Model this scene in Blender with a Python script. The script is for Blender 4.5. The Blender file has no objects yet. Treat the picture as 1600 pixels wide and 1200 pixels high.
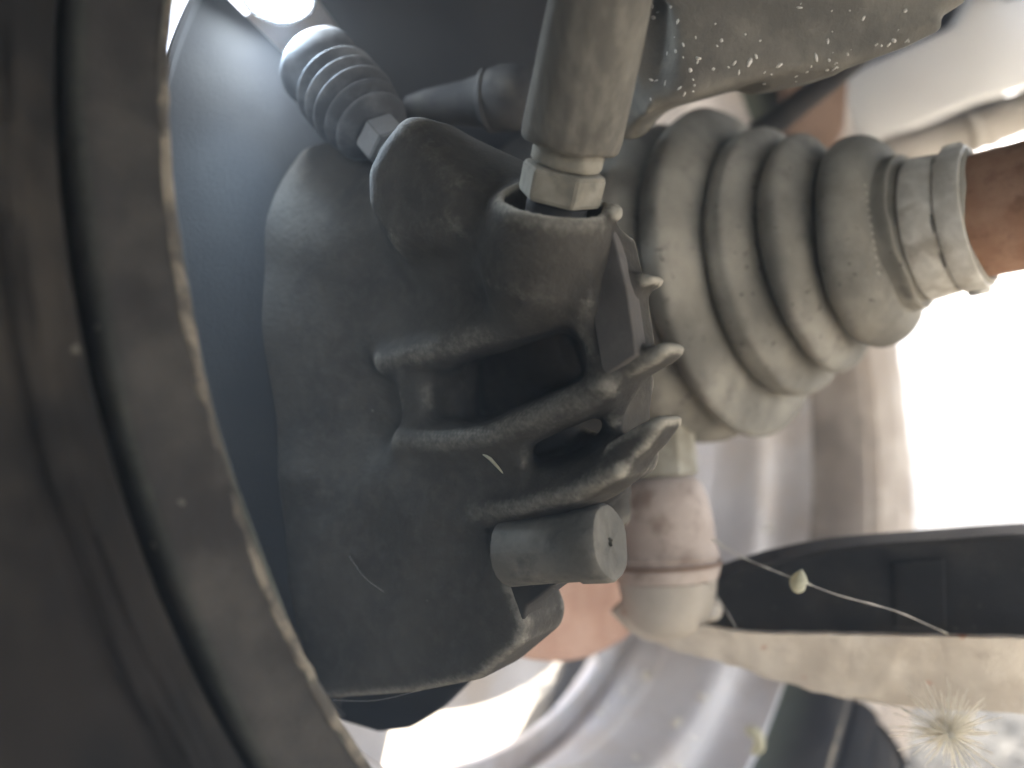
import bpy, bmesh, math, random
import numpy as np
from mathutils import Vector, Matrix, noise as mnoise

random.seed(7); RNG = np.random.default_rng(7)
scene = bpy.context.scene
COL = scene.collection

# ------------------------------------------------------------------ camera, sky, sun, exposure
F = 1232.0                                   # focal length in photo pixels (1600 wide)
cam_d = bpy.data.cameras.new('camera'); cam = bpy.data.objects.new('camera', cam_d)
COL.objects.link(cam); scene.camera = cam
cam.location = (0, 0, 0); cam.rotation_euler = (math.radians(90), 0, 0)
cam_d.sensor_width = 36.0; cam_d.lens = F/1600*36
cam_d.clip_start = 0.01; cam_d.clip_end = 400
cam_d.dof.use_dof = True; cam_d.dof.focus_distance = 0.172; cam_d.dof.aperture_fstop = 6.6

SUN_EL, SUN_AZ = 38.0, 20.0                  # sun ahead and a little right of the view, azimuth from +Y to +X
w = bpy.data.worlds.new('World'); scene.world = w; w.use_nodes = True
nt = w.node_tree; sky = nt.nodes.new('ShaderNodeTexSky'); sky.sky_type = 'NISHITA'; sky.sun_disc = False
sky.sun_elevation = math.radians(SUN_EL); sky.sun_rotation = math.radians(SUN_AZ)
sky.dust_density = 3.0
bg = nt.nodes['Background']; bg.inputs[1].default_value = 0.085
nt.links.new(sky.outputs[0], bg.inputs[0])
sd = bpy.data.lights.new('sun', 'SUN'); sd.energy = 4.5; sd.angle = math.radians(0.5); sd.color = (1, .90, .76)
so = bpy.data.objects.new('sun', sd); COL.objects.link(so)
e, az = math.radians(SUN_EL), math.radians(SUN_AZ)
sun_dir = Vector((math.sin(az)*math.cos(e), math.cos(az)*math.cos(e), math.sin(e)))
so.rotation_euler = sun_dir.to_track_quat('Z', 'Y').to_euler(); so.location = sun_dir*5
vs = scene.view_settings; vs.view_transform = 'Standard'; vs.look = 'None'; vs.gamma = 1; vs.exposure = 3.75
scene.cycles.use_denoising = True
scene.cycles.max_bounces = 10; scene.cycles.diffuse_bounces = 7
scene.cycles.sample_clamp_indirect = 6

# ------------------------------------------------------------------ helpers
def W(u, v, d):
    """point seen at photo pixel (u,v) standing d metres in front of the camera"""
    return np.array([(u-800)/F*d, d, (600-v)/F*d])
def V(a): return Vector((float(a[0]), float(a[1]), float(a[2])))
def unit(a): a = np.asarray(a, float); return a/np.linalg.norm(a)

def link(name, me, m=None, parent=None, smooth=True):
    if m is not None: me.materials.append(m)
    if smooth: me.polygons.foreach_set('use_smooth', [True]*len(me.polygons))
    o = bpy.data.objects.new(name, me); COL.objects.link(o)
    if parent is not None:
        o.parent = parent; o.matrix_parent_inverse = Matrix.Translation(-parent.location)
    return o
def mesh(name, verts, faces, m=None, parent=None, smooth=True):
    me = bpy.data.meshes.new(name); me.from_pydata([tuple(map(float, v)) for v in verts], [], faces); me.update()
    return link(name, me, m, parent, smooth)
def from_bm(name, bm, m=None, parent=None, smooth=True):
    me = bpy.data.meshes.new(name); bm.normal_update(); bm.to_mesh(me); bm.free()
    return link(name, me, m, parent, smooth)
def thing(name, label, cat, loc, group=None):
    o = bpy.data.objects.new(name, None); COL.objects.link(o); o.location = V(loc); o.empty_display_size = .01
    o['label'] = label; o['category'] = cat
    if group: o['group'] = group
    return o
def tag(o, label, cat, group=None):
    o['label'] = label; o['category'] = cat
    if group: o['group'] = group
    return o
def auto(o, ang=35):
    me = o.data; bm = bmesh.new(); bm.from_mesh(me)
    for ed in bm.edges:
        if len(ed.link_faces) == 2 and ed.calc_face_angle(0) > math.radians(ang): ed.smooth = False
    bm.to_mesh(me); bm.free(); return o

def frame(a):
    a = unit(a); h = np.array([0, 0, 1.]) if abs(a[2]) < .9 else np.array([1., 0, 0])
    x = unit(np.cross(h, a)); y = np.cross(a, x); return x, y, a
def lathe(name, origin, axis, prof, m, parent=None, seg=96, closed=False, jitter=None, a0=0., a1=2*math.pi):
    """prof: list of (t along axis, r)"""
    x, y, a = frame(axis); vs_, fs = [], []
    full = abs(a1-a0-2*math.pi) < 1e-6; ns = seg if full else seg+1; n = len(prof)
    for k in range(ns):
        th = a0+(a1-a0)*k/seg; cdir = math.cos(th)*x+math.sin(th)*y
        for i, (t, r) in enumerate(prof):
            rr, tt = r, t
            if jitter: rr, tt = jitter(i, th, t, r)
            vs_.append(origin+a*tt+cdir*rr)
    for k in range(seg):
        k2 = (k+1) % ns
        for i in range(n if closed else n-1):
            j = (i+1) % n
            fs.append((k*n+i, k2*n+i, k2*n+j, k*n+j))
    o = mesh(name, vs_, fs, m, parent)
    bm = bmesh.new(); bm.from_mesh(o.data); bmesh.ops.remove_doubles(bm, verts=bm.verts, dist=1e-7)
    bmesh.ops.recalc_face_normals(bm, faces=bm.faces); bm.to_mesh(o.data); bm.free()
    o.data.polygons.foreach_set('use_smooth', [True]*len(o.data.polygons))
    return auto(o, 42)
def curve_prof(pts, n=8):
    """Catmull-Rom through (t,r) points"""
    P = [np.array(p, float) for p in pts]; P = [2*P[0]-P[1]]+P+[2*P[-1]-P[-2]]; out = []
    for i in range(1, len(P)-2):
        for k in range(n):
            s = k/n
            out.append(tuple(.5*((2*P[i])+(-P[i-1]+P[i+1])*s+(2*P[i-1]-5*P[i]+4*P[i+1]-P[i+2])*s*s+(-P[i-1]+3*P[i]-3*P[i+1]+P[i+2])*s**3)))
    out.append(tuple(P[-2])); return out
def catmull(pts, n=8): return [np.array(p) for p in curve_prof(pts, n)]
def tube_bm(bm, pts, radii, seg=10, cap=True):
    pts = [np.asarray(p, float) for p in pts]; rings = []
    prev = None
    for i, p in enumerate(pts):
        t = unit(pts[min(i+1, len(pts)-1)]-pts[max(i-1, 0)])
        if prev is None: x, y, _ = frame(t)
        else:
            x = unit(prev-t*np.dot(prev, t)); y = np.cross(t, x)
        prev = x; r = radii[i] if hasattr(radii, '__len__') else radii
        rings.append([bm.verts.new(V(p+r*(math.cos(2*math.pi*k/seg)*x+math.sin(2*math.pi*k/seg)*y))) for k in range(seg)])
    for A, B in zip(rings, rings[1:]):
        for k in range(seg): bm.faces.new((A[k], A[(k+1) % seg], B[(k+1) % seg], B[k]))
    if cap: bm.faces.new(rings[0][::-1]); bm.faces.new(rings[-1])
def tube(name, pts, radii, m, parent=None, seg=10):
    bm = bmesh.new(); tube_bm(bm, pts, radii, seg); return from_bm(name, bm, m, parent)
def prism(name, poly, nrm, thick, m, parent=None, bevel=.001, seg=3):
    """solid from a closed outline of 3D points, extruded along nrm by thick, edges rounded"""
    bm = bmesh.new(); nrm = unit(nrm)
    A = [bm.verts.new(V(p)) for p in poly]; B = [bm.verts.new(V(np.asarray(p)+nrm*thick)) for p in poly]
    bm.faces.new(A); bm.faces.new(B[::-1]); n = len(A)
    for i in range(n): bm.faces.new((A[i], B[i], B[(i+1) % n], A[(i+1) % n]))
    bmesh.ops.recalc_face_normals(bm, faces=bm.faces)
    if bevel: bmesh.ops.bevel(bm, geom=bm.edges[:], offset=bevel, segments=seg, profile=.5, affect='EDGES', clamp_overlap=True)
    return auto(from_bm(name, bm, m, parent), 40)

# ------------------------------------------------------------------ signed-distance sculpting (rounded castings)
class SDF:
    def __init__(s, lo, hi, h):
        s.lo = np.array(lo, np.float32); s.h = h; s.n = np.ceil((np.array(hi)-s.lo)/h).astype(int)+1
        s.D = np.full(s.n, .06, np.float32)
    def sub(s, pts, m):
        P = np.array(pts, float); a = np.clip(np.floor((P.min(0)-m-s.lo)/s.h).astype(int), 0, s.n-1)
        b = np.clip(np.ceil((P.max(0)+m-s.lo)/s.h).astype(int)+1, 1, s.n)
        sl = tuple(slice(i, j) for i, j in zip(a, b))
        g = [s.lo[k]+s.h*np.arange(a[k], b[k], dtype=np.float32) for k in range(3)]
        return sl, np.stack(np.meshgrid(*g, indexing='ij'), -1)
    def put(s, sl, d, k, op):
        D = s.D[sl]; d = d.astype(np.float32)
        if op == 'u':
            hh = np.maximum(k-np.abs(D-d), 0)/k; s.D[sl] = np.minimum(D, d)-hh*hh*k*.25
        else:
            hh = np.maximum(k-np.abs(D+d), 0)/k; s.D[sl] = np.maximum(D, -d)+hh*hh*k*.25
    def cone(s, a, b, r1, r2, k=.003, op='u'):
        a, b = np.array(a), np.array(b); m = max(r1, r2)+.014; sl, P = s.sub([a, b], m)
        ab = b-a; t = np.clip(((P-a)@ab)/(ab@ab), 0, 1); d = np.linalg.norm(P-a-t[..., None]*ab, axis=-1)-(r1+(r2-r1)*t)
        s.put(sl, d, k, op)
    def cyl(s, a, b, r, k=.003, op='u', rnd=.001):
        a, b = np.array(a), np.array(b); L = np.linalg.norm(b-a); ax = (b-a)/L; sl, P = s.sub([a, b], r+.014)
        q = P-(a+b)/2; z = q@ax; rad = np.linalg.norm(q-z[..., None]*ax, axis=-1)
        dx, dz = rad-r+rnd, np.abs(z)-L/2+rnd
        d = np.minimum(np.maximum(dx, dz), 0)+np.hypot(np.maximum(dx, 0), np.maximum(dz, 0))-rnd
        s.put(sl, d, k, op)
    def ball(s, c, rad, k=.003, op='u'):
        rad = np.array(rad, float); c = np.array(c); sl, P = s.sub([c-rad, c+rad], .014)
        q = (P-c)/rad; l = np.linalg.norm(q, axis=-1); d = (l-1)*rad.min(); s.put(sl, d, k, op)
    def quad(s, p, r, k=.003, op='u'):
        sl, P = s.sub(p, r+.014); s.put(sl, s.qd(P, p)-r, k, op)
    def qd(s, P, p):
        a, b, c, dd = [np.array(x, float) for x in p]
        ba, cb, dc, ad = b-a, c-b, dd-c, a-dd; n = np.cross(ba, ad)
        pa, pb, pc, pd = P-a, P-b, P-c, P-dd
        sg = lambda e_, q: np.sign(q@np.cross(e_, n))
        ins = sg(ba, pa)+sg(cb, pb)+sg(dc, pc)+sg(ad, pd) >= 3
        def ed(e_, q):
            t = np.clip((q@e_)/(e_@e_), 0, 1); w_ = q-t[..., None]*e_; return (w_*w_).sum(-1)
        e2 = np.minimum(np.minimum(ed(ba, pa), ed(cb, pb)), np.minimum(ed(dc, pc), ed(ad, pd)))
        f2 = (pa@n)**2/(n@n)
        return np.sqrt(np.where(ins, f2, e2))
    def fin(s, pts, off, r, k=.003, op='u'):
        off = np.array(off); sl, P = s.sub(list(pts)+[p+off for p in pts], r+.014); d = None
        for p, q in zip(pts, pts[1:]):
            e_ = s.qd(P, [p, q, q+off, p+off]); d = e_ if d is None else np.minimum(d, e_)
        s.put(sl, d-r, k, op)
    def poly(s, pts, nrm, thick, rnd=.001, k=.003, op='u'):
        """outline of 3D points (front face), solid goes thick along nrm"""
        pts = [np.array(p, float) for p in pts]; nrm = unit(nrm); o = pts[0]
        x, y, _ = frame(nrm); q2 = np.array([[(p-o)@x, (p-o)@y] for p in pts])
        sl, P = s.sub(pts+[p+nrm*thick for p in pts], .014)
        q = P-o; qx, qy, qz = q@x, q@y, q@nrm
        d2 = np.full(qx.shape, 1e9); sgn = np.ones(qx.shape); n = len(q2)
        for i in range(n):
            a, b = q2[i], q2[i-1]; ex, ey = b-a; wx, wy = qx-a[0], qy-a[1]
            t = np.clip((wx*ex+wy*ey)/(ex*ex+ey*ey), 0, 1); d2 = np.minimum(d2, (wx-ex*t)**2+(wy-ey*t)**2)
            c1, c2, c3 = qy >= a[1], qy < b[1], ex*wy > ey*wx
            sgn = np.where((c1 & c2 & c3) | (~c1 & ~c2 & ~c3), -sgn, sgn)
        dp = sgn*np.sqrt(d2)+rnd; dz = np.abs(qz-thick/2)-thick/2+rnd
        s.put(sl, np.minimum(np.maximum(dp, dz), 0)+np.hypot(np.maximum(dp, 0), np.maximum(dz, 0))-rnd, k, op)
    def soften(s, n=1):
        for _ in range(n):
            for ax in range(3):
                D = s.D; A = np.moveaxis(D, ax, 0).copy(); B = A.copy(); B[1:-1] = .25*A[:-2]+.5*A[1:-1]+.25*A[2:]; s.D = np.ascontiguousarray(np.moveaxis(B, 0, ax))
    def mesh(s, name, m, parent=None):
        D = s.D; I = D < 0
        A = I[:-1, :-1, :-1].astype(np.int8); cnt = np.zeros(A.shape, np.int8); corners = [(i, j, k) for i in (0, 1) for j in (0, 1) for k in (0, 1)]
        nx, ny, nz = A.shape
        for i, j, k in corners: cnt += I[i:i+nx, j:j+ny, k:k+nz]
        act = (cnt > 0) & (cnt < 8); idx = np.argwhere(act); ids = np.full(A.shape, -1, np.int64); ids[act] = np.arange(len(idx))
        pos = np.zeros((len(idx), 3)); num = np.zeros(len(idx))
        for c0 in corners:
            for ax in range(3):
                if c0[ax]: continue
                c1 = list(c0); c1[ax] = 1
                i0, i1 = idx+c0, idx+c1; d0, d1 = D[tuple(i0.T)], D[tuple(i1.T)]; cr = (d0 < 0) != (d1 < 0)
                t = d0/np.where(cr, d0-d1, 1); p = i0.astype(float); p[:, ax] += t
                pos[cr] += p[cr]; num[cr] += 1
        pos = s.lo+s.h*pos/num[:, None]; quads = []
        for ax in range(3):
            b, c = (ax+1) % 3, (ax+2) % 3
            sl0 = [slice(None)]*3; sl1 = [slice(None)]*3; sl0[ax] = slice(0, -1); sl1[ax] = slice(1, None)
            ch = np.argwhere(I[tuple(sl0)] != I[tuple(sl1)]); ok = (ch[:, b] > 0) & (ch[:, c] > 0) & (ch[:, b] < A.shape[b]) & (ch[:, c] < A.shape[c]) & (ch[:, ax] < A.shape[ax])
            ch = ch[ok]; fl = I[tuple(ch.T)]; q = []
            for db, dc in ((1, 1), (0, 1), (0, 0), (1, 0)):
                cc = ch.copy(); cc[:, b] -= db; cc[:, c] -= dc; q.append(ids[tuple(cc.T)])
            q = np.stack(q, 1); q[~fl] = q[~fl][:, ::-1]; quads.append(q)
        q = np.concatenate(quads); q = q[(q >= 0).all(1)]
        me = bpy.data.meshes.new(name); me.vertices.add(len(pos)); me.vertices.foreach_set('co', pos.astype(np.float32).ravel())
        me.loops.add(q.size); me.loops.foreach_set('vertex_index', q.astype(np.int32).ravel())
        me.polygons.add(len(q)); me.polygons.foreach_set('loop_start', np.arange(0, q.size, 4, dtype=np.int32))
        me.polygons.foreach_set('loop_total', np.full(len(q), 4, np.int32)); me.update(calc_edges=True); me.validate()
        return link(name, me, m, parent)

# ------------------------------------------------------------------ materials
def mat(name, base, alt=None, rough=.85, metal=0., scale=120., mix=(.4, .65), bump=.25, bscale=900., dust=None, edge=None,
        spots=None, streak=None, spec=.35, detail=6., updust=None):
    """base/alt blended by noise; dust: (colour, lo, hi, scale) second larger noise; edge: (colour, lo, hi) by worn edges;
    spots: (colour, scale, threshold) small flecks"""
    m = bpy.data.materials.new(name); m.use_nodes = True; t = m.node_tree; N, L = t.nodes, t.links
    b = N['Principled BSDF']; b.inputs['Roughness'].default_value = rough; b.inputs['Metallic'].default_value = metal
    b.inputs['Specular IOR Level'].default_value = spec
    tc = N.new('ShaderNodeTexCoord')
    def noise(sc, det=detail, ro=.6, off=0.):
        mp = N.new('ShaderNodeMapping'); L.new(tc.outputs['Object'], mp.inputs[0]); mp.inputs[1].default_value = (off, off*.7, off*1.3)
        if streak is not None: mp.inputs[3].default_value = streak
        n = N.new('ShaderNodeTexNoise'); n.inputs['Scale'].default_value = sc; n.inputs['Detail'].default_value = det
        n.inputs['Roughness'].default_value = ro; L.new(mp.outputs[0], n.inputs[0]); return n.outputs[0]
    def ramp(x, lo, hi):
        r = N.new('ShaderNodeMapRange'); r.inputs[1].default_value = lo; r.inputs[2].default_value = hi; r.interpolation_type = 'SMOOTHSTEP'
        L.new(x, r.inputs[0]); return r.outputs[0]
    def blend(f, c0, c1):
        x = N.new('ShaderNodeMix'); x.data_type = 'RGBA'; L.new(f, x.inputs[0])
        for i, c in ((6, c0), (7, c1)):
            if isinstance(c, tuple): x.inputs[i].default_value = (*c, 1)
            else: L.new(c, x.inputs[i])
        return x.outputs[2]
    c = blend(ramp(noise(scale), *mix), tuple(base), tuple(alt or base))
    if dust: c = blend(ramp(noise(dust[3], off=.31), dust[1], dust[2]), c, tuple(dust[0]))
    if edge:
        g = N.new('ShaderNodeNewGeometry'); a = N.new('ShaderNodeMath'); a.operation = 'MULTIPLY_ADD'
        L.new(noise(700., off=.5), a.inputs[0]); a.inputs[1].default_value = .03; L.new(g.outputs['Pointiness'], a.inputs[2])
        c = blend(ramp(a.outputs[0], edge[1], edge[2]), c, tuple(edge[0]))
    if spots: c = blend(ramp(noise(spots[1], 2., .5, .77), spots[2], spots[2]+.05), c, tuple(spots[0]))
    L.new(c, b.inputs['Base Color'])
    if bump:
        bp = N.new('ShaderNodeBump'); bp.inputs['Strength'].default_value = bump; bp.inputs['Distance'].default_value = .0006
        L.new(noise(bscale, 8., .65, .13), bp.inputs['Height']); L.new(bp.outputs[0], b.inputs['Normal'])
    return m

M = {}
M['cast'] = mat('cast iron dusty', (.034, .031, .027), (.060, .055, .047), .9, spec=.2, scale=60, mix=(.3, .7), bump=.6, bscale=800,
                dust=((.075, .069, .060), .40, .85, 300), edge=((.32, .30, .25), .520, .562), spots=((.22, .21, .18), 1100, .76))
M['face'] = mat('machined dusty face', (.085, .078, .070), (.115, .105, .094), .8, scale=140, bump=.25, bscale=900)
M['sleeve'] = mat('dusty sleeve', (.10, .095, .080), (.155, .147, .125), .85, scale=110, bump=.35, bscale=900, dust=((.06, .058, .052), .5, .75, 160))
M['plate'] = mat('black casting plate', (.020, .0185, .017), (.036, .033, .029), .85, scale=70, bump=.3, bscale=800,
                 edge=((.10, .095, .085), .54, .66), spots=((.26, .25, .22), 700, .72))
M['fitting'] = mat('dusty steel fitting', (.115, .108, .092), (.165, .155, .13), .92, spec=.12, scale=150, bump=.3, bscale=1200,
                   dust=((.085, .08, .07), .5, .72, 60), streak=(3, 3, .5))
M['nutsteel'] = mat('dusty hex steel', (.19, .178, .145), (.25, .235, .195), .85, spec=.2, scale=200, bump=.2, dust=((.13, .125, .105), .52, .72, 160))
M['rubber'] = mat('dusty rubber', (.15, .142, .122), (.33, .31, .262), .92, spec=.15, scale=34, mix=(.3, .7), bump=.45, bscale=550,
                  dust=((.12, .113, .10), .50, .80, 120), edge=((.40, .375, .315), .54, .61), spots=((.07, .064, .056), 420, .67))
M['rubberdark'] = mat('dark rubber cap', (.02, .02, .021), (.05, .05, .05), .85, scale=80, bump=.2, dust=((.10, .095, .085), .5, .75, 60))
M['bellows'] = mat('grey rubber bellows', (.05, .052, .055), (.13, .135, .14), .8, scale=90, bump=.2, edge=((.28, .29, .30), .53, .64))
M['clamp'] = mat('dusty steel clamp', (.46, .44, .385), (.66, .64, .58), .7, .1, scale=110, bump=.25, dust=((.33, .30, .245), .52, .70, 80))
M['rustshaft'] = mat('rusted shaft', (.46, .26, .165), (.56, .35, .24), .9, scale=120, bump=.5, bscale=600, dust=((.34, .185, .115), .52, .7, 170))
M['rust'] = mat('rusted disc', (.44, .27, .195), (.52, .35, .265), .9, scale=60, bump=.4, dust=((.36, .21, .145), .55, .75, 50))
M['rustpale'] = mat('pale rusted housing', (.43, .355, .30), (.54, .46, .40), .9, scale=70, bump=.35, dust=((.27, .20, .155), .48, .70, 90))
M['olive'] = mat('oily nut', (.24, .22, .165), (.36, .34, .28), .75, scale=90, bump=.2)
M['silver'] = mat('aged alloy', (.66, .63, .61), (.76, .73, .71), .75, .0, scale=30, bump=.15, dust=((.60, .53, .46), .45, .7, 22))
M['flange'] = mat('dirty rim flange', (.028, .026, .024), (.052, .047, .041), .8, scale=60, bump=.25, dust=((.020, .018, .017), .45, .68, 55), edge=((.18, .21, .165), .54, .63))
M['wornedge'] = mat('worn dusty lip', (.085, .076, .064), (.22, .19, .145), .85, scale=130, mix=(.42, .6), bump=.5, dust=((.05, .045, .04), .52, .62, 60))
M['bouncetone'] = mat('pale bounce tone', (.36, .31, .26), (.47, .42, .36), .95, scale=50, bump=.5, bscale=400, dust=((.28, .24, .20), .5, .7, 25))  # pale tone in place of bounce light on the wheel's far side
M['tyre'] = mat('dirty tyre rubber', (.007, .0065, .006), (.013, .011, .0095), .92, scale=40, bump=.5, bscale=250, dust=((.034, .029, .023), .45, .75, 38))
M['armblack'] = mat('black paint', (.012, .011, .010), (.026, .024, .021), .75, scale=60, bump=.4, bscale=500, dust=((.055, .049, .041), .5, .75, 45), spots=((.10, .09, .075), 500, .70))
M['armdust'] = mat('dust caked steel', (.56, .50, .42), (.68, .62, .53), .95, scale=70, bump=.6, bscale=500, dust=((.48, .42, .35), .55, .72, 60), spots=((.50, .26, .17), 90, .70))
M['knuckle'] = mat('grey cast steel', (.105, .10, .086), (.17, .16, .135), .85, scale=80, bump=.5, bscale=700, dust=((.075, .068, .06), .52, .75, 30), edge=((.24, .22, .18), .55, .67))
M['fleck'] = mat('white salt fleck', (.55, .54, .50), (.42, .41, .38), .9, scale=600, bump=.4)
M['white'] = mat('white painted panel', (.88, .85, .78), (.90, .87, .81), .5, scale=12, bump=.05)
M['bar'] = mat('dusty bar', (.42, .38, .32), (.52, .475, .41), .85, scale=40, bump=.2)
M['brown'] = mat('brown bracket', (.20, .13, .09), (.28, .19, .14), .9, scale=60, bump=.3)
M['black'] = mat('underbody coating', (.010, .010, .011), (.018, .018, .018), .95, scale=20, bump=.3)
M['joint'] = mat('pale machined joint', (.50, .44, .40), (.60, .54, .50), .6, .2, scale=60, bump=.15)
M['ground'] = mat('gravel ground', (.035, .034, .032), (.36, .33, .285), .95, mix=(.36, .5), scale=7, bump=.8, bscale=120)
M['shadestone'] = mat('shade tone gravel', (.012, .012, .012), (.060, .059, .057), .9, scale=40, mix=(.4, .6), bump=.4, bscale=300)  # shade under the car put into the stone colour
M['dimgravel'] = mat('patchy dimmed gravel', (.006, .006, .006), (.20, .19, .18), .9, scale=16, mix=(.46, .66), bump=.6, bscale=150)  # darkened tone so the sunlit ground does not burn out
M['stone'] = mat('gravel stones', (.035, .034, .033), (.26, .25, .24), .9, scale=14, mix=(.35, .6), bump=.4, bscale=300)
M['seed'] = mat('pale seed', (.58, .56, .42), (.68, .66, .54), .7, scale=300, bump=.3)
M['silk'] = mat('spider silk', (.75, .73, .68), (.6, .58, .55), .5, scale=2000, bump=0)
M['fluff'] = mat('seed fluff', (.92, .90, .84), (.85, .83, .78), .6, scale=500, bump=0)
for k_ in ('fluff', 'seed', 'silk'):
    t_ = M[k_].node_tree; tr_ = t_.nodes.new('ShaderNodeBsdfTranslucent'); mx = t_.nodes.new('ShaderNodeMixShader'); mx.inputs[0].default_value = {'fluff': .8, 'seed': .45, 'silk': .55}[k_]
    tr_.inputs[0].default_value = {'fluff': (.95, .93, .86, 1), 'seed': (.72, .70, .55, 1), 'silk': (.8, .78, .72, 1)}[k_]
    t_.links.new(t_.nodes['Principled BSDF'].outputs[0], mx.inputs[1]); t_.links.new(tr_.outputs[0], mx.inputs[2]); t_.links.new(mx.outputs[0], t_.nodes['Material Output'].inputs[0])

# ------------------------------------------------------------------ the wheel's axle line
B1, B2 = W(1085, 443, .285), W(1515, 342, .225)
AX = unit(B2-B1); HUB = B1-.05*AX                 # hub centre: brake disc plane
GZ = -.262                                        # ground height
WC = np.array([.06282, .28819, .03364]); WAX = unit(np.array([.7811, -.60883, .13859]))   # rim flange centre, wheel axis
WH = WC-.0397*WAX; EX, EY, _ = frame(WAX); WS = 1.081
CA = unit(np.array([WAX[0], WAX[1], 0])); CLONG = np.array([-CA[1], CA[0], 0])             # across and along the car

# ------------------------------------------------------------------ ground
me = bmesh.new()
gv = [me.verts.new(p) for p in ((-60, -60, GZ), (60, -60, GZ), (60, 120, GZ), (-60, 120, GZ))]; me.faces.new(gv)
g = from_bm('ground', me, M['ground'], smooth=False); g['kind'] = 'structure'
# loose gravel in the open strip beyond the wheel
def stone_proto():
    bm = bmesh.new(); bmesh.ops.create_icosphere(bm, subdivisions=1, radius=1)
    v = np.array([x.co[:] for x in bm.verts]); f = np.array([[q.index for q in p.verts] for p in bm.faces]); bm.free(); return v, f
sv, sf = stone_proto()
def gravel(name, n_st, yf, size, m, label):
    SV, SF, base = [], [], 0
    for i in range(n_st):
        y = yf(random.random()); x = y*(.30+.55*random.random())
        s_ = random.uniform(*size)
        sc = np.array([random.uniform(.7, 1.3), random.uniform(.7, 1.3), random.uniform(.45, .8)])*s_
        jit = 1+RNG.uniform(-.25, .25, (len(sv), 1)); a = random.random()*6.28
        R = np.array([[math.cos(a), -math.sin(a), 0], [math.sin(a), math.cos(a), 0], [0, 0, 1]])
        SV.append((sv*jit*sc)@R.T+np.array([x, y, GZ+s_*.3])); SF.append(sf+base); base += len(sv)
    o = mesh(name, np.concatenate(SV), np.concatenate(SF).tolist(), m, smooth=False)
    o['kind'] = 'stuff'; o['label'] = label; o['category'] = 'gravel'
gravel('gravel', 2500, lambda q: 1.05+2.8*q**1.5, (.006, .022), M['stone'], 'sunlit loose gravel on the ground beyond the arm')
gravel('shade_gravel', 5000, lambda q: .36+.72*q, (.004, .011), M['shadestone'], 'gravel coloured dark for shade on the ground below the arm')  # stones coloured dark in place of the car's shade
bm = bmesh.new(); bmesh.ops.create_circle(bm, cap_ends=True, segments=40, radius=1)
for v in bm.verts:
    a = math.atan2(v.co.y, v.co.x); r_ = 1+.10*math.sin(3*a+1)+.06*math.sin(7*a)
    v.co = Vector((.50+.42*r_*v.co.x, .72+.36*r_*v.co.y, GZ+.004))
o = from_bm('darkened_patch', bm, M['shadestone'], smooth=False); o['kind'] = 'structure'  # car shade on the near ground painted as a dark sheet
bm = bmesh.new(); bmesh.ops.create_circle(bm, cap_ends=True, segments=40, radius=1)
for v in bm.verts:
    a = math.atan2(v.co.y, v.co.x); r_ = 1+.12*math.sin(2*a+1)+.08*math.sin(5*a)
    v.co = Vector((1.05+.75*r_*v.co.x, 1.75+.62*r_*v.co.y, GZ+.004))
o = from_bm('darkened_patch', bm, M['dimgravel'], smooth=False); o['kind'] = 'structure'  # dark mottled sheet holding the sunlit far gravel below white

# ------------------------------------------------------------------ underside of the car
def box(name, lo, hi, m, parent=None, bevel=.004):
    """box in car coordinates: (across, along, height) about the hub"""
    bm = bmesh.new(); bmesh.ops.create_cube(bm, size=1)
    lo, hi = np.array(lo), np.array(hi)
    for v in bm.verts:
        q = (lo+hi)/2+np.array(v.co)*(hi-lo); v.co = V(np.array([WH[0], WH[1], 0])+CA*q[0]+CLONG*q[1]+np.array([0, 0, q[2]]))
    if bevel: bmesh.ops.bevel(bm, geom=bm.edges[:], offset=bevel, segments=2, affect='EDGES')
    return auto(from_bm(name, bm, m, parent))
ub = thing('car_underbody', 'black coated underside of the car above the axle', 'underbody', np.array([WH[0], WH[1], .2]))
box('floor_pan', (.10, -2.6, .25), (.80, .34, .33), M['black'], ub)
box('arch_roof', (-.20, -.36, .345), (.0995, .36, .40), M['black'], ub)
box('sill', (-.20, -2.6, -.09), (.0995, -.361, .40), M['black'], ub)
box('rear_light_block', (-.20, -.62, -.23), (.34, -.60, .2495), M['black'], ub)  # unseen wall added behind the view to block fill light
box('front_corner', (-.20, .361, .17), (.0995, .40, .40), M['black'], ub)

# ------------------------------------------------------------------ wheel
wheel = thing('wheel', 'silver wheel with dirty flange and black tyre around the brake', 'wheel', WH-WAX*.03)
ws = lambda P: [(t, r*WS) for t, r in P]
prof = [(.034, .1962), (.0400, .1968), (.0425, .1966), (.0437, .1958)]+curve_prof([(.0440, .1950), (.0446, .1910), (.0458, .1868), (.0463, .1856)], 5)+[(.0462, .1846), (.0452, .1838), (.0420, .1826), (.036, .1813), (.020, .1812), (.020, .185)]
fl = lathe('rim_flange', WH, WAX, ws(prof), M['flange'], wheel, 220, closed=True,
           jitter=lambda i, th, t, r: (r+.0004*math.sin(9*th+i*.3)+.0003*math.sin(23*th), t+.0003*math.sin(13*th+1)))
def lip_j(i, th, t, r):
    n = mnoise.noise(Vector((math.cos(th)*60, math.sin(th)*60, i*.4))); return r+.0007*n, t+.0002*n
lathe('worn_edge', WH, WAX, ws([(.0460, .1862), (.0465, .1857), (.0466, .1849), (.0461, .1843), (.0456, .1848)]), M['wornedge'], fl, 420, closed=True, jitter=lip_j)
inner = ws([(.0195, .1785), (.006, .1775), (.000, .1745), (-.004, .1655), (-.030, .1640), (-.036, .1665), (-.050, .1675), (-.056, .1705), (-.080, .1715)])
barrel = lathe('barrel', WH, WAX, curve_prof(inner, 4)+[(t, r+.004) for t, r in inner[::-1]], M['silver'], wheel, 160, closed=True)
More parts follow.
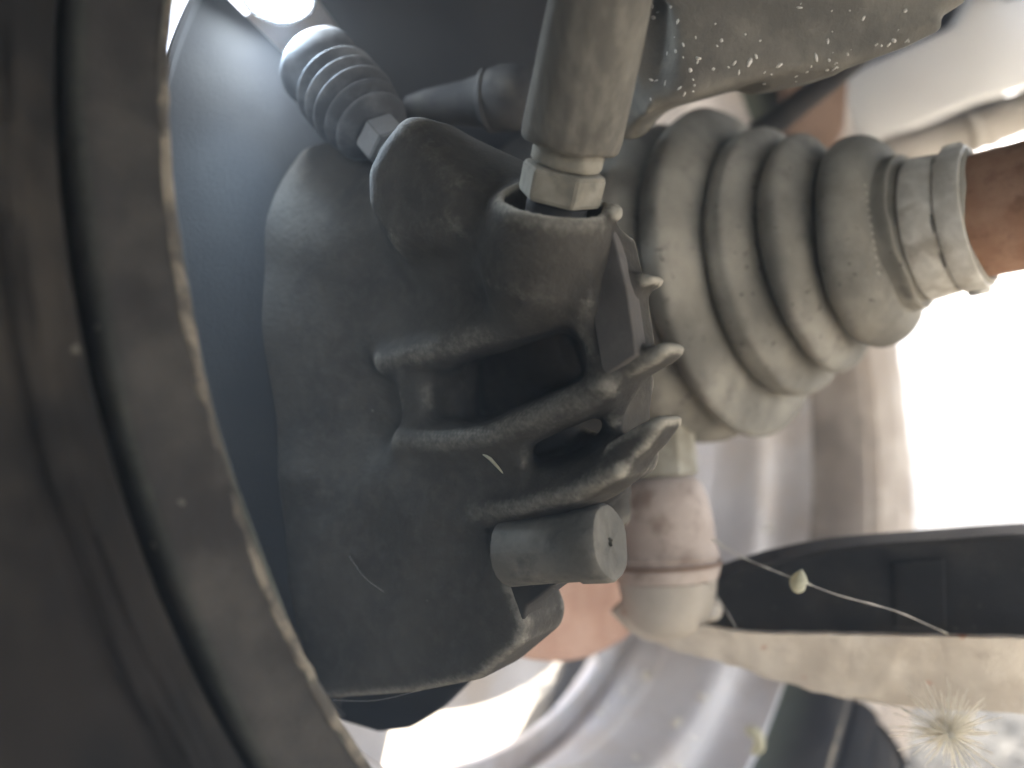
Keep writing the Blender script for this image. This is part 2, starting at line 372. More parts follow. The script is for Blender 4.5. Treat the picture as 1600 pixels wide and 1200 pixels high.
# wheel face with round vent holes
face_t = -.066
def face_hit(u, v):
    c = WH+WAX*face_t; ray = W(u, v, 1.); d = (c@WAX)/(ray@WAX); q = ray*d-c
    return math.hypot(q@EX, q@EY), math.atan2(q@EY, q@EX)
r_h, th_h = face_hit(440, 8)
def wheel_face():
    """pressed disc with five curved vent slots"""
    ri, rs0, rs1, ro = .050, .1530, .1740, .1842; bm = bmesh.new(); c0 = WH+WAX*face_t; K = 16; nh = 5
    pol = lambda r, th, t=0.: V(c0+WAX*t+r*(math.cos(th)*EX+math.sin(th)*EY))
    def solid(ra, rb, a0, a1, k=K):
        G = [[[bm.verts.new(pol(r, a0+(a1-a0)*i/k, T)) for i in range(k+1)] for r in (ra, rb)] for T in (0., .004)]
        for i in range(k):
            for (p, q) in ((G[0][0], G[0][1]), (G[1][1], G[1][0]), (G[0][1], G[1][1]), (G[1][0], G[0][0])): bm.faces.new((p[i], p[i+1], q[i+1], q[i]))
        for i in (0, k): bm.faces.new((G[0][0][i], G[0][1][i], G[1][1][i], G[1][0][i]))
    st = 2*math.pi/nh; hw = .43
    for k in range(nh):
        th0 = th_h+k*st
        solid(ri, rs0, th0-st/2, th0+st/2, 24); solid(rs1, ro, th0-st/2, th0+st/2, 24); solid(rs0, rs1, th0+hw, th0+st-hw)
    bmesh.ops.recalc_face_normals(bm, faces=bm.faces)
    return auto(from_bm('wheel_disc', bm, M['silver'], wheel))
print('FACE', face_hit(440, 20), face_hit(285, 5), face_hit(440, 60))
wheel_face()
lathe('hub_cap', WH, WAX, [(face_t-.012, .001), (face_t-.012, .045), (face_t-.002, .056), (face_t+.004, .056), (face_t+.004, .001)], M['silver'], wheel, 64)
tp = curve_prof(ws([(.030, .1975), (.0405, .1990), (.0455, .2005), (.0490, .2045), (.0500, .2070), (.0500, .2090), (.0485, .2105), (.0515, .215), (.054, .224), (.055, .236), (.049, .252), (.034, .264), (.012, .2705), (-.05, .2725), (-.11, .270), (-.135, .25), (-.138, .225), (-.12, .195), (-.08, .184), (-.02, .185), (.012, .188)]), 5)
def tyre_j(i, th, t, r):
    n = mnoise.noise(Vector((math.cos(th)*14, math.sin(th)*14, i*.16)))+.5*mnoise.noise(Vector((math.cos(th)*45, math.sin(th)*45, i*.5)))
    return r+.0009*n, t+.0020*n
lathe('tyre', WH, WAX, tp, M['tyre'], wheel, 200, closed=True, jitter=tyre_j)
# pale shells: bounce light on far sidewall and flange put into their colour
def bounce_j(i, th, t, r):
    n = mnoise.noise(Vector((math.cos(th)*30, math.sin(th)*30, i*.3))); return r+.0010*n, t+.0016+.0009*n
bounce_tp = [q for q in tp if q[1] > .1988*WS and q[0] > .02][:44]
lathe('bounce_sidewall', WH, WAX, bounce_tp+[(t-.004, r-.001) for t, r in bounce_tp[::-1]], M['bouncetone'], wheel, 90, closed=True, jitter=bounce_j, a0=-1.0, a1=.6)
bounce_fl = ws([(.0437, .1958), (.0440, .1950), (.0446, .1910), (.0458, .1868), (.0470, .1856), (.0470, .1838), (.0453, .1828), (.0420, .1818), (.036, .1805), (.0205, .1802)])
lathe('bounce_flange', WH, WAX, [(t+.0006, r-.0004) for t, r in bounce_fl]+[(t-.001, r+.0012) for t, r in bounce_fl[::-1]], M['bouncetone'], wheel, 90, closed=True, a0=-1.0, a1=.6)

# ------------------------------------------------------------------ brake disc
def ang_f(u, v, t=-.019):
    c = WH+WAX*t; ray = W(u, v, 1.); d = (c@WAX)/(ray@WAX); q = ray*d-c; return math.atan2(q@EY, q@EX)
disc = thing('brake_disc', 'dark brake disc inside the wheel behind the caliper', 'brake disc', WH-WAX*.03)
lathe('friction_ring', WH, WAX, [(-.031, .070), (-.031, .1290), (-.030, .130), (-.0225, .130), (-.0215, .1290), (-.0215, .070)], M['plate'], disc, 128, closed=True)
lathe('disc_hat', WH, WAX, [(-.0225, .0695), (-.010, .064), (-.006, .060), (-.006, .020), (-.012, .020), (-.012, .056), (-.016, .060), (-.030, .0695)], M['plate'], disc, 96, closed=True)
bk = thing('void_plate', 'black plate added to darken the gap inside the wheel', 'darkening plate', WH-WAX*.04)  # added black plate, split at the glare, keeps the gap dark
th_spot = ang_f(440, 8)
for a0_, a1_, nm in ((.9, 2.42, 'plate_half'), (2.62, 3.88, 'plate_half')):
    lathe(nm, WH, WAX, [(-.0195, .060), (-.0195, .1700), (-.0170, .1725), (-.0135, .1730), (-.0135, .1718), (-.0160, .1712), (-.0180, .1690), (-.0180, .060)], M['black'], bk, 60, closed=True, a0=a0_, a1=a1_)
# rusty splash shield covering the lower part of the disc
def ang(u, v, t):
    c = WH+WAX*t; ray = W(u, v, 1.); d = (c@WAX)/(ray@WAX); q = ray*d-c; return math.hypot(q@EX, q@EY), math.atan2(q@EY, q@EX)
sh = [ang(u, v, -.014) for u, v in ((560, 1120), (740, 1070), (880, 1032), (950, 935), (1000, 800))]
print('SHIELD', sh, th_spot, ang_f(570, 1130), ang_f(820, 60))
shield = thing('splash_shield', 'rust orange splash shield below the bracket plate', 'shield', WH-WAX*.014)
a_mid = ang(880, 1032, -.014)[1]
R_s = ang(880, 1032, -.014)[0]
lathe('shield_plate', WH, WAX, [(-.0145, .055), (-.0145, R_s-.004), (-.0135, R_s-.001), (-.0120, R_s), (-.0110, R_s-.001), (-.0125, R_s-.004), (-.0130, .055)], M['rust'], shield, 72, closed=True, a0=a_mid-1.25, a1=a_mid+.75)

# ------------------------------------------------------------------ drive shaft with rubber boot
shaft = thing('drive_shaft', 'rusty drive shaft with ribbed dusty rubber boot', 'drive shaft', HUB)
def axis_t(u, v):
    """position along the axle closest to the ray through (u,v), and metres per pixel there"""
    r = unit(W(u, v, 1.)); w0 = HUB; b_ = AX@r; d_, e_ = AX@w0, r@w0
    t = (b_*e_-d_)/(1-b_*b_); p = HUB+AX*t; return t, p[1]/F
rings = [((1085, 443), 253), ((1162, 420), 262), ((1232, 418), 214), ((1290, 400), 192), ((1357, 378), 168)]
tr = [(axis_t(*c)[0], h*axis_t(*c)[1]*.985) for c, h in rings]
tn, ts = axis_t(1412, 368); tc1, s1 = axis_t(1445, 358); tc2, s2 = axis_t(1520, 341)
bp = [(tr[0][0]-.020, tr[0][1]*.90), (tr[0][0]-.013, tr[0][1]*.905), (tr[0][0]-.0095, tr[0][1]*.95), (tr[0][0]-.005, tr[0][1]*.99)]
for i in range(len(tr)-1):
    (t0, r0), (t1, r1) = tr[i], tr[i+1]
    for k in range(14):
        q = k/14; cr = r0+(r1-r0)*(q*q*(3-2*q)); bp.append((t0+(t1-t0)*q, cr-(.0125 if i else .0105)*(1-abs(math.cos(math.pi*q))**.55)))
t0, r0 = tr[-1]; r1 = 124*ts; t1 = tn
for k in range(9):
    q = k/8; bp.append((t0+(t1-.001-t0)*q, r1+(r0-r1)*math.sqrt(max(0, 1-q*q)) - .0004*q))
bp += [(tn+.0015, 121*ts), (tn+.0035, 120*ts), (tc1-.003, 112*s1), (tc1-.0015, 108*s1), (tc1, 107*s1), (tc2+.0015, 106*s2), (tc2+.002, 96*s2)]
def boot_j(i, th, t, r):
    n = mnoise.noise(Vector((math.cos(th)*2, math.sin(th)*2, t*40)))
    return r*(1+.012*n), t+.0012*n+.0006*math.sin(2*th+t*200)
boot = lathe('rubber_boot', HUB, AX, curve_prof(bp, 2), M['rubber'], shaft, 128, jitter=boot_j)
lathe('shaft_bar', HUB, AX, [(tr[0][0], .0005), (tr[0][0], .010), (tc2-.01, .0125), (tc2-.004, 95*s2), (.42, 95*s2*1.03), (.42, .0005)], M['rustshaft'], shaft, 64)
cl = lathe('boot_clamp', HUB, AX, [(tc1-.001, 107.5*s1), (tc1-.001, 111*s1), (tc1-.0004, 112*s1), (tc2-.0062, 111*s2), (tc2-.0058, 109.5*s2), (tc2-.0050, 109.5*s2), (tc2-.0046, 113*s2), (tc2+.0010, 113.5*s2), (tc2+.0016, 112*s2), (tc2+.0016, 106.5*s2)], M['clamp'], shaft, 96, closed=True,
           jitter=lambda i, th, t, r: (r+.00012*math.sin(5*th)+.0001*math.sin(11*th), t+.0002*math.sin(3*th+1)))
# crimp ear of the clamp
for u_, v_ in ((1502, 232), (1524, 446)):
    t_, q_ = axis_t(u_, v_); rad = unit(W(u_, v_, (HUB+AX*t_)[1])-(HUB+AX*t_)); p_ = HUB+AX*(tc2-.0015)+rad*114*s2
    bm = bmesh.new(); bmesh.ops.create_cube(bm, size=1, matrix=Matrix.Translation(V(p_)) @ V(rad).to_track_quat('Z', 'Y').to_matrix().to_4x4() @ Matrix.Diagonal((.004, .005, .0022, 1)))
    bmesh.ops.bevel(bm, geom=bm.edges[:], offset=.0005, segments=2, affect='EDGES')
    from_bm('clamp_ear', bm, M['clamp'], cl)
# outer joint housing under the wide end of the boot
lathe('joint_housing', HUB, AX, [(-.004, .018), (-.004, .045), (.004, .050), (.016, .052), (.020, .0555), (tr[0][0]-.019, .0565), (tr[0][0]-.0165, .0520), (tr[0][0]-.012, .040), (tr[0][0]-.012, .018)], M['joint'], shaft, 96, closed=True)
lathe('wide_clamp', HUB, AX, [(tr[0][0]-.0165, tr[0][1]*.905), (tr[0][0]-.0160, tr[0][1]*.925), (tr[0][0]-.0125, tr[0][1]*.955), (tr[0][0]-.012, tr[0][1]*.93)], M['rubberdark'], shaft, 96)

# ------------------------------------------------------------------ hub carrier around the outer joint
hc = thing('hub_carrier', 'dark hub carrier casting around the wide end of the boot', 'hub carrier', WH)
lathe('bearing_housing', HUB, AX, [(-.004, .053), (-.004, .066), (.004, .072), (.018, .070), (.024, .064), (.024, .059), (.012, .0575)], M['plate'], hc, 96, closed=True, a0=1.2, a1=4.1)

# ------------------------------------------------------------------ brake caliper
dep = lambda u: .215-(u-400)*.065/600
C = lambda u, v, o=0.: W(u, v, dep(u)+o)
cal = thing('brake_caliper', 'dark dusty cast iron brake caliper with ribbed back', 'brake caliper', W(700, 700, .2))
s = SDF((-.082, .128, -.098), (.045, .275, .068), .00078)
# rounded cylinder housing on the far left
s.cone(W(625, 205, .236), W(530, 400, .241), .018, .0275, .006)
s.cone(W(545, 410, .241), W(488, 540, .243), .0280, .0285, .006)
s.cone(W(488, 540, .243), W(540, 800, .240), .0285, .028, .008)
s.cone(W(540, 540, .240), W(570, 800, .238), .0280, .028, .010)
s.cone(W(620, 420, .228), W(630, 760, .228), .026, .025, .014)
# lower bracket running down from the housing
pl = lambda u, v, o=0.: W(u, v, .1725+(800-u)*.000112+o)
lower = [pl(600, 735), pl(690, 745), pl(762, 800), pl(772, 850), pl(797, 925), pl(816, 975), pl(812, 1008), pl(745, 1066), pl(640, 1085), pl(470, 1098), pl(400, 1000), pl(480, 880)]
nb = unit(np.cross(pl(742, 1062)-pl(470, 1098), pl(610, 755)-pl(470, 1098))); nb = nb if nb[1] > 0 else -nb
s.poly(lower, nb, .020, .0020, .012)
s.cone(W(565, 790, .232), W(530, 900, .226), .024, .014, .016)
# plane of the ribbed back
pn = unit(np.cross(C(960, 600)-C(600, 600), C(700, 800)-C(700, 400))); pn = pn if pn[1] > 0 else -pn
def pp(u, v, o=0.):
    r = W(u, v, 1.); q = C(760, 600)+pn*o; return r*((q@pn)/(r@pn))
# solid block that the pockets are sunk into
s.poly([pp(606, 560, .001), pp(700, 530, .001), pp(800, 503, .001), pp(912, 474, .001), pp(930, 530, .001), pp(946, 596, .001), pp(938, 640, .001), pp(940, 690, .001), pp(955, 715, .001), pp(950, 748, .001), pp(900, 780, .001), pp(820, 800, .001), pp(720, 812, .002), pp(650, 800, .003), pp(612, 750, .003), pp(628, 690, .001)], pn, .024, .0026, .007)
# shoulder between ear, boss and upper rib: one flowing skin
sk = lambda u, v, o: pp(u, v, .0065+o)
s.quad([sk(620, 525, .002), sk(760, 482, .002), sk(770, 430, .004), sk(600, 430, .012)], .0060, .010)
s.quad([sk(760, 482, .002), sk(885, 446, .001), sk(885, 410, .001), sk(770, 430, .004)], .0060, .010)
s.quad([sk(600, 430, .012), sk(770, 430, .004), sk(790, 330, .004), sk(640, 330, .006)], .0070, .014)
s.quad([sk(770, 430, .004), sk(885, 410, .001), sk(880, 350, .002), sk(790, 330, .004)], .0070, .012)
s.cone(sk(545, 440, .018), sk(700, 330, .008), .013, .012, .016)
# ear that takes the sliding pin
s.poly([C(645, 340, .007), C(640, 285, .006), C(662, 240, .005), C(694, 203, .005), C(718, 203, .005), C(748, 238, .005), C(795, 300, .005), C(800, 390, .006), C(680, 400, .007)],
       -unit(np.cross(C(790, 300)-C(640, 268), C(660, 400)-C(640, 268))), .018, .006, .014)
# soft hollow between boss and upper rib
s.ball(pp(800, 444, -.003), (.021, .0135, .0060), .008, 's')
s.cone(pp(740, 330, .010), pp(845, 400, .009), .0105, .0115, .012)
# boss for the hose
ht, hb = W(864, 322, .1590), W(848, 440, .1660)
ha = unit(ht-hb)
s.cone(hb, ht-ha*.006, .0110, .0116, .008); s.cyl(hb, ht, .0122, .004, rnd=.0012)
s.soften(3)
# two sunk pockets leave the ribs standing
deep = lambda line, r=.0035: s.fin([pp(u, v, .006) for u, v in line], np.array([0, .060, 0]), r, .003)
deep([(640, 560), (720, 533), (800, 505), (870, 485), (915, 475)]); deep([(700, 690), (770, 684), (860, 645), (950, 600)]); deep([(740, 800), (820, 792), (900, 772), (945, 745)])
deep([(915, 475), (935, 530), (948, 596), (950, 655), (942, 735)], .003)
s.quad([W(690, 470, .240), W(950, 470, .234), W(960, 800, .234), W(690, 810, .240)], .005, .003)
def sunk(px, d_edge, d_floor, rnd, k):
    s.poly([W(u, v, d_edge) for u, v in px], (.04, 1, .03), d_floor-d_edge, rnd, k, 's')
sunk([(722, 568), (780, 538), (840, 515), (891, 500), (911, 540), (927, 590), (862, 625), (780, 658), (722, 670)], .160, .234, .0045, .006)
sunk([(660, 590), (745, 566), (745, 662), (664, 670)], .165, .1955, .004, .009)
sunk([(826, 712), (870, 682), (945, 648), (962, 688), (938, 722), (885, 750), (830, 758)], .150, .228, .0036, .005)
# raised rounded rib crests
s.fin([pp(603, 566, .0010), pp(655, 552, .0002), pp(720, 533, 0), pp(800, 508, 0), pp(870, 488, -.0012), pp(912, 477, -.0010)], pn*.008, .0023, .005)
s.fin([pp(630, 690, .0010), pp(700, 690, 0), pp(770, 681, 0), pp(860, 643, 0), pp(950, 600, 0)], pn*.006, .0021, .006)
s.fin([pp(750, 797, .0015), pp(820, 788, .0004), pp(900, 768, 0), pp(968, 733, 0)], pn*.008, .0017, .005)
s.fin([pp(908, 482, .0005), pp(926, 530, .0005), pp(944, 594, .0005)], pn*.008, .0016, .004)
s.cone(pp(612, 715, .011), pp(690, 812, .010), .008, .008, .010)
# rib tips: flat tapered fins reaching past the inboard face
s.poly([pp(940, 604), pp(965, 572), pp(1003, 545), pp(1030, 533), pp(1044, 536), pp(1045, 548), pp(1026, 566), pp(990, 586), pp(955, 606)], pn, .009, .0016, .003)
s.poly([pp(935, 742), pp(945, 694), pp(985, 668), pp(1018, 651), pp(1034, 650), pp(1039, 659), pp(1010, 700), pp(970, 738)], pn, .010, .0014, .003)
s.poly([pp(950, 462, .004), pp(955, 436, .004), pp(998, 424, .004), pp(1022, 430, .004), pp(1018, 440, .004), pp(990, 456, .004)], pn, .007, .0012, .002)
s.cone(C(925, 326, .004), C(962, 332, .002), .0019, .0017, .002)
# flat inboard face
fp = [C(922, 452, .003), C(950, 352, .006), C(962, 350, .006), C(985, 450, .005), C(1000, 556, .003), C(948, 600, .002)]
nf = unit(np.cross(fp[4]-fp[0], fp[1]-fp[0])); nf = nf if nf[1] > 0 else -nf
s.poly(fp, nf, .010, .001, .002)
# hose bore
s.cyl(ht-ha*.011, ht+ha*.02, .0098, .0008, 's')
s.soften(1)
body = s.mesh('caliper_body', M['cast'], cal)
prism('machined_face', [p-nf*.0022 for p in (C(926, 448, .003), C(950, 356, .006), C(961, 352, .006), C(986, 450, .005), C(1001, 556, .003), C(950, 592, .002))], nf, .006, M['face'], cal, .0005)

tabp = [pl(764, 803, .0035), pl(815, 800, .0025), pl(822, 905, .0025), pl(868, 914, .0025), pl(822, 948, .0025), pl(815, 985, .0025), pl(800, 985, .0025), pl(760, 900, .0025)]
bt = prism('bracket_tab', tabp, nb, .010, M['plate'], cal, .0008)
prism('pad_backing', [W(500, 1085, .232), W(735, 1066, .226), W(690, 1110, .226), W(640, 1140, .226), W(590, 1146, .228), W(520, 1125, .232)], (.3, 1, 0), .012, M['black'], cal, .0015)
# sliding pin sleeve sticking out of the bracket
pa, pb = W(796, 864, .1765), W(955, 847, .1630); ax_p = unit(pb-pa); Lp = np.linalg.norm(pb-pa)
def pin_j(i, th, t, r): return r+.00005*math.sin(7*th)+.00005*math.sin(19*th), t+.00012*math.sin(5*th)
pin = lathe('pin_sleeve', pa, ax_p, [(0, .0002), (0, .0074), (.003, .0074), (.010, .0074), (Lp*.70, .0075), (Lp*.73, .0080), (Lp-.0022, .0082), (Lp-.0008, .0081), (Lp-.0001, .0076), (Lp, .0071), (Lp-.0002, .0050), (Lp-.0002, .0010), (Lp-.0010, .0008), (Lp-.0010, .0002)], M['sleeve'], cal, 64, jitter=pin_j)

# sliding pin with bellows entering the ear
qa, qb = W(655, 285, .197), W(470, 70, .222); qx = unit(qb-qa); Lq = np.linalg.norm(qb-qa)
lathe('sliding_pin', qa, qx, [(0, .0002), (0, .0048), (.0125, .0048), (.0127, .0002)], M['bellows'], cal, 40)
def hexa(name, o, ax, r, t0, t1, m, parent, twist=0., cham=.0008):
    x, y, a = frame(ax); bm = bmesh.new()
    R = [[bm.verts.new(V(o+a*t+rr*(math.cos(k*math.pi/3+twist)*x+math.sin(k*math.pi/3+twist)*y))) for k in range(6)] for t, rr in ((t0, r-cham), (t0+cham*.7, r), (t1-cham*.7, r), (t1, r-cham))]
    for A, B in zip(R, R[1:]):
        for k in range(6): bm.faces.new((A[k], A[(k+1) % 6], B[(k+1) % 6], B[k]))
    bm.faces.new(R[0][::-1]); bm.faces.new(R[-1]); bmesh.ops.recalc_face_normals(bm, faces=bm.faces)
    bmesh.ops.bevel(bm, geom=bm.edges[:], offset=.0003, segments=2, affect='EDGES')
    return auto(from_bm(name, bm, m, parent), 30)
hexa('hex_head', qa, qx, .0068, .0128, .0205, M['bellows'], cal, .4)
bpf = [(.0206, .0045), (.0206, .0068)]
for k in range(5): bpf += [(.0228+k*.0046, .0100+.0008*min(k, 2)), (.0240+k*.0046, .0101+.0008*min(k, 2)), (.0251+k*.0046, .0088)]
bpf += [(.0475, .0110), (.054, .0105), (.054, .0005)]
lathe('pin_bellows', qa, qx, curve_prof(bpf, 4), M['bellows'], cal, 48)
# second sliding pin cap behind the hose
ca, cb = W(640, 172, .235), W(840, 148, .220); cx = unit(cb-ca); Lc = np.linalg.norm(cb-ca)
lathe('pin_cap', ca, cx, [(0, .0002), (0, .0040), (.006, .0052), (Lc*.45, .0062), (Lc*.60, .0074), (Lc*.62, .0088), (Lc*.65, .0092), (Lc*.67, .0086), (Lc*.74, .0092), (Lc*.86, .0090), (Lc*.95, .0072), (Lc, .004), (Lc+.0005, .0002)], M['rubberdark'], cal, 48)

# ------------------------------------------------------------------ brake hose fitting
hose = thing('brake_hose', 'grey brake hose ferrule with hex nut entering the caliper', 'brake hose', ht)
ft, fb = W(952, -60, .139), W(872, 314, .1580); fx = unit(ft-fb); Lf = np.linalg.norm(ft-fb)
hexa('hex_nut', fb, fx, .0086, .0002, .0068, M['nutsteel'], hose, .42)
lathe('neck', fb, fx, [(.0071, .0003), (.0071, .0066), (.0078, .0071), (.0112, .0071), (.0118, .0066), (.0118, .0003)], M['nutsteel'], hose, 48)
lathe('ferrule', fb, fx, [(.0105, .0074), (.0108, .0088), (.0116, .0095), (.0135, .0097), (.030, .0094), (.045, .0089), (.060, .0085), (.061, .0070), (.061, .0003)], M['fitting'], hose, 72,
      jitter=lambda i, th, t, r: (r+.00012*math.sin(6*th+t*300)+.00008*math.sin(14*th), t+.0002*math.sin(4*th)))
tube('hose_line', catmull([fb+fx*.0605, fb+fx*.10, fb+fx*.15+np.array([.004, .01, .01]), fb+fx*.19+np.array([.02, .05, .02]), fb+fx*.20+np.array([.05, .10, .03])], 6), .0062, M['rubberdark'], hose, 20)
lathe('threaded_end', fb, fx, [(-.012, .0003), (-.012, .0062), (-.0002, .0062), (0., .0003)], M['rubberdark'], hose, 40)

# ------------------------------------------------------------------ steering knuckle arm at the top
kn = thing('steering_knuckle', 'grey cast steel knuckle arm with white salt flecks above the boot', 'knuckle', W(1200, 60, .2))
s = SDF((.015, .130, .055), (.165, .245, .135), .0009)
kd = lambda u, v: .186+(v-60)*.00006-(u-1250)*.00001
K = lambda u, v: W(u, v, kd(u, v))
out = [K(985, -140), K(1640, -140), K(1560, -30), K(1520, 0), K(1484, 22), K(1480, 44), K(1420, 72), K(1310, 112), K(1180, 128), K(1060, 162), K(1005, 182), K(985, 120)]
s.poly(out, (.0, 1, .25), .03, .004, .004)
s.poly([K(1186, 90), K(1320, 75), K(1312, 112), K(1255, 128), K(1205, 137), K(1190, 130)], (.0, 1, .25), .020, .002, .002)
s.cone(W(1000, -60, .195), W(985, 185, .212), .008, .005, .008)
s.ball(K(1020, 60)+np.array([0, -.001, 0]), (.004, .004, .014), .006, 's')
s.mesh('knuckle_arm', M['knuckle'], kn)
tube('strut_leg', [W(1250, -40, .208), W(1256, -250, .212), W(1262, -420, .216), W(1266, -560, .22)], [.016, .019, .020, .020], M['knuckle'], kn, 28)
fm = bmesh.new()
deps = bpy.context.evaluated_depsgraph_get(); deps.update()
kobj = [c for c in kn.children if c.name.startswith('knuckle_arm')][0]
def on_surface(ob, u, v):
    from mathutils.bvhtree import BVHTree
    if not hasattr(on_surface, 'c'): on_surface.c = {}
    if ob.name not in on_surface.c:
        bm = bmesh.new(); bm.from_mesh(ob.data); bm.transform(ob.matrix_world); on_surface.c[ob.name] = BVHTree.FromBMesh(bm); bm.free()
    return on_surface.c[ob.name].ray_cast(Vector((0, 0, 0)), V(unit(W(u, v, 1.))))
bpy.context.view_layer.update()
for i in range(95):
    u = 1010+490*random.random()**1.2; v = 165*random.random()
    if random.random() < .45: v = 158-(u-1040)*.16-random.random()*40
    h = on_surface(kobj, u, v)
    if h[0] is None: continue
    r_ = random.uniform(.0002, .0006)*(1.6 if random.random() < .12 else 1)
    mt = Matrix.Translation(h[0]) @ h[1].to_track_quat('Z', 'Y').to_matrix().to_4x4() @ Matrix.Rotation(random.random()*6, 4, 'Z') @ Matrix.Diagonal((random.uniform(.7, 2.2), random.uniform(.6, 1.1), .30, 1))
    bmesh.ops.create_icosphere(fm, subdivisions=1, radius=r_, matrix=mt)
for v in fm.verts: v.co += Vector(RNG.normal(0, .00004, 3))
o = from_bm('salt_flecks', fm, M['fleck'], kobj); o['kind'] = 'stuff'

# ------------------------------------------------------------------ ball joint and control arm
bj = thing('ball_joint', 'pale rusted ball joint with oily hex nut beside the control arm', 'ball joint', W(1040, 900, .262))
jx = unit(np.array([-.06, .12, 1.])); jo = W(1042, 905, .262); jd = .262/F
lathe('joint_body', jo, jx, [(0, .0003), (0, 78*jd), (.004, 84*jd), (.006, 80*jd), (.0075, 84*jd), (.010, 80*jd), (.018, 79*jd), (.026, 73*jd), (.0315, 64*jd), (.0335, 52*jd), (.0335, .0003)], M['rustpale'], bj, 72)
lathe('snap_ring', jo, jx, [(.0044, 84*jd), (.0044, 86*jd), (.0056, 86*jd), (.0056, 84*jd)], M['brown'], bj, 72, closed=True)
hexa('hex_nut', jo, jx, 62*jd, .0338, .0520, M['olive'], bj, .35, .0012)
lathe('dust_boot', jo, jx, [(-.018, .0003), (-.018, 30*jd), (-.015, 52*jd), (-.010, 66*jd), (-.004, 74*jd), (-.0003, 76*jd), (-.0003, .0003)], M['bar'], bj, 60)

arm = thing('control_arm', 'black control arm channel with dust caked lower flange', 'control arm', W(1300, 1000, .24))
da = lambda u: .262-(min(u, 1640)-1000)*.00007-(max(u, 1640)-1640)*.00003
A_ = lambda u, v, o=0.: W(u, v, da(u)+o)
# web: back plate of the channel
top = [(1085, 925), (1105, 893), (1200, 862), (1300, 842), (1450, 830), (1640, 818), (2200, 800)]
botw = [(2200, 1010), (1640, 1000), (1450, 996), (1300, 994), (1150, 985), (1070, 972)]
web = [A_(u, v, .014) for u, v in top+botw]
webo = prism('web', web, (0, 1, 0), .003, M['armblack'], arm, .0006)
def strip(name, line, off, th, m, bev=.0008):
    """rolled flange: a strip along a line of points reaching by vector off, thickness th downwards"""
    L_ = catmull(line, 6); bm = bmesh.new(); off = np.array(off); rows = []
    for i, p in enumerate(L_):
        t = unit(L_[min(i+1, len(L_)-1)]-L_[max(i-1, 0)]); nn = unit(np.cross(t, off)); nn = nn if nn[2] < 0 else -nn
        rows.append([bm.verts.new(V(x)) for x in (p, p+off, p+off+nn*th, p+nn*th)])
    for a_, b_ in zip(rows, rows[1:]):
        for k in range(4): bm.faces.new((a_[k], a_[(k+1) % 4], b_[(k+1) % 4], b_[k]))
    bm.faces.new(rows[0][::-1]); bm.faces.new(rows[-1]); bmesh.ops.recalc_face_normals(bm, faces=bm.faces)
    return auto(from_bm(name, bm, m, arm), 40)
strip('upper_flange', [A_(u, v-2, .0135) for u, v in top], (0, -.011, -.0006), .0016, M['armblack'])
lowl = [A_(985, 945, -.001), A_(1040, 965, -.004), A_(1150, 987, -.006), A_(1300, 992, -.006), A_(1450, 995, -.006), A_(1640, 998, -.006), A_(2200, 1010, -.006)]
bm = bmesh.new()
edge_pts = catmull([A_(955, 950, .002), A_(1010, 990, .0), A_(1150, 1032, .002), A_(1300, 1076, .004), A_(1450, 1096, .005), A_(1640, 1104, .005), A_(2200, 1120, .005)], 14); back_pts = catmull(lowl, 14)
rows = []
for p, q in zip(edge_pts, back_pts):
    row = []
    for k in range(7):
        f = k/6; x = q*(1-f)+p*f; x = x+np.array([0, 0, -.0022*f*f+.0011*math.sin(f*3.1)+.0008*f*mnoise.noise(V(x*160))]); x = x+np.array([0, .0009*mnoise.noise(V(x*220)), 0]); row.append(bm.verts.new(V(x)))
    for k in range(6, -1, -1): row.append(bm.verts.new(row[k].co+Vector((0, .0024, .0002))))
    rows.append(row)
for a_, b_ in zip(rows, rows[1:]):
    n = len(a_)
    for k in range(n): bm.faces.new((a_[k], a_[(k+1) % n], b_[(k+1) % n], b_[k]))
bm.faces.new(rows[0][::-1]); bm.faces.new(rows[-1]); bmesh.ops.recalc_face_normals(bm, faces=bm.faces)
auto(from_bm('lower_flange', bm, M['armdust'], arm), 50)
prism('web_emboss', [A_(1395, 880, .0115), A_(1478, 872, .0115), A_(1480, 985, .0115), A_(1397, 985, .0115)], (0, 1, 0), .003, M['armblack'], webo, .0012)
# end socket of the arm around the ball joint
s = SDF((.020, .20, -.098), (.075, .30, -.045), .0009)
s.cone(W(1050, 935, .268), W(1110, 952, .260), .0095, .004, .006)
s.cone(W(985, 955, .270), W(1050, 945, .266), .005, .009, .006)
s.mesh('arm_end', M['armdust'], arm)

# ------------------------------------------------------------------ things behind the boot
wp = tag(prism('bumper_panel', [W(1318, 118, .52), W(1500, 35, .52), W(1560, -80, .52), W(1760, -80, .52), W(1760, 95, .50), W(1530, 158, .50), W(1372, 226, .50), W(1334, 214, .50), W(1306, 140, .515)], (.1, 1, .2), .02, M['white'], bevel=.004), 'smooth cream white panel beyond the boot', 'panel')
bar = thing('cross_bar', 'dusty beige bar running under the white panel', 'bar', W(1450, 220, .44))
tube('bar_tube', catmull([W(1285, 300, .47), W(1380, 250, .46), W(1500, 212, .45), W(1640, 160, .44), W(1780, 110, .43)], 6), .0118, M['bar'], bar, 24)
tube('bar_collar', [W(1500, 212, .4495), W(1520, 204, .4485)], .0128, M['bar'], bar, 24)
rod = tag(tube('tie_rod', catmull([W(1090, 250, .37), W(1190, 205, .36), W(1250, 160, .35), W(1330, 96, .34), W(1420, 20, .33)], 5), [.0055]*21, M['armblack'], None, 16), 'black rod crossing behind the knuckle arm', 'rod')
br = tag(prism('strut_bracket', [W(1225, 120, .41), W(1330, 70, .41), W(1322, 200, .41), W(1300, 240, .41), W(1235, 225, .41)], (0, 1, 0), .012, M['brown'], bevel=.002), 'brown rusty bracket between the boot and the white panel', 'bracket')

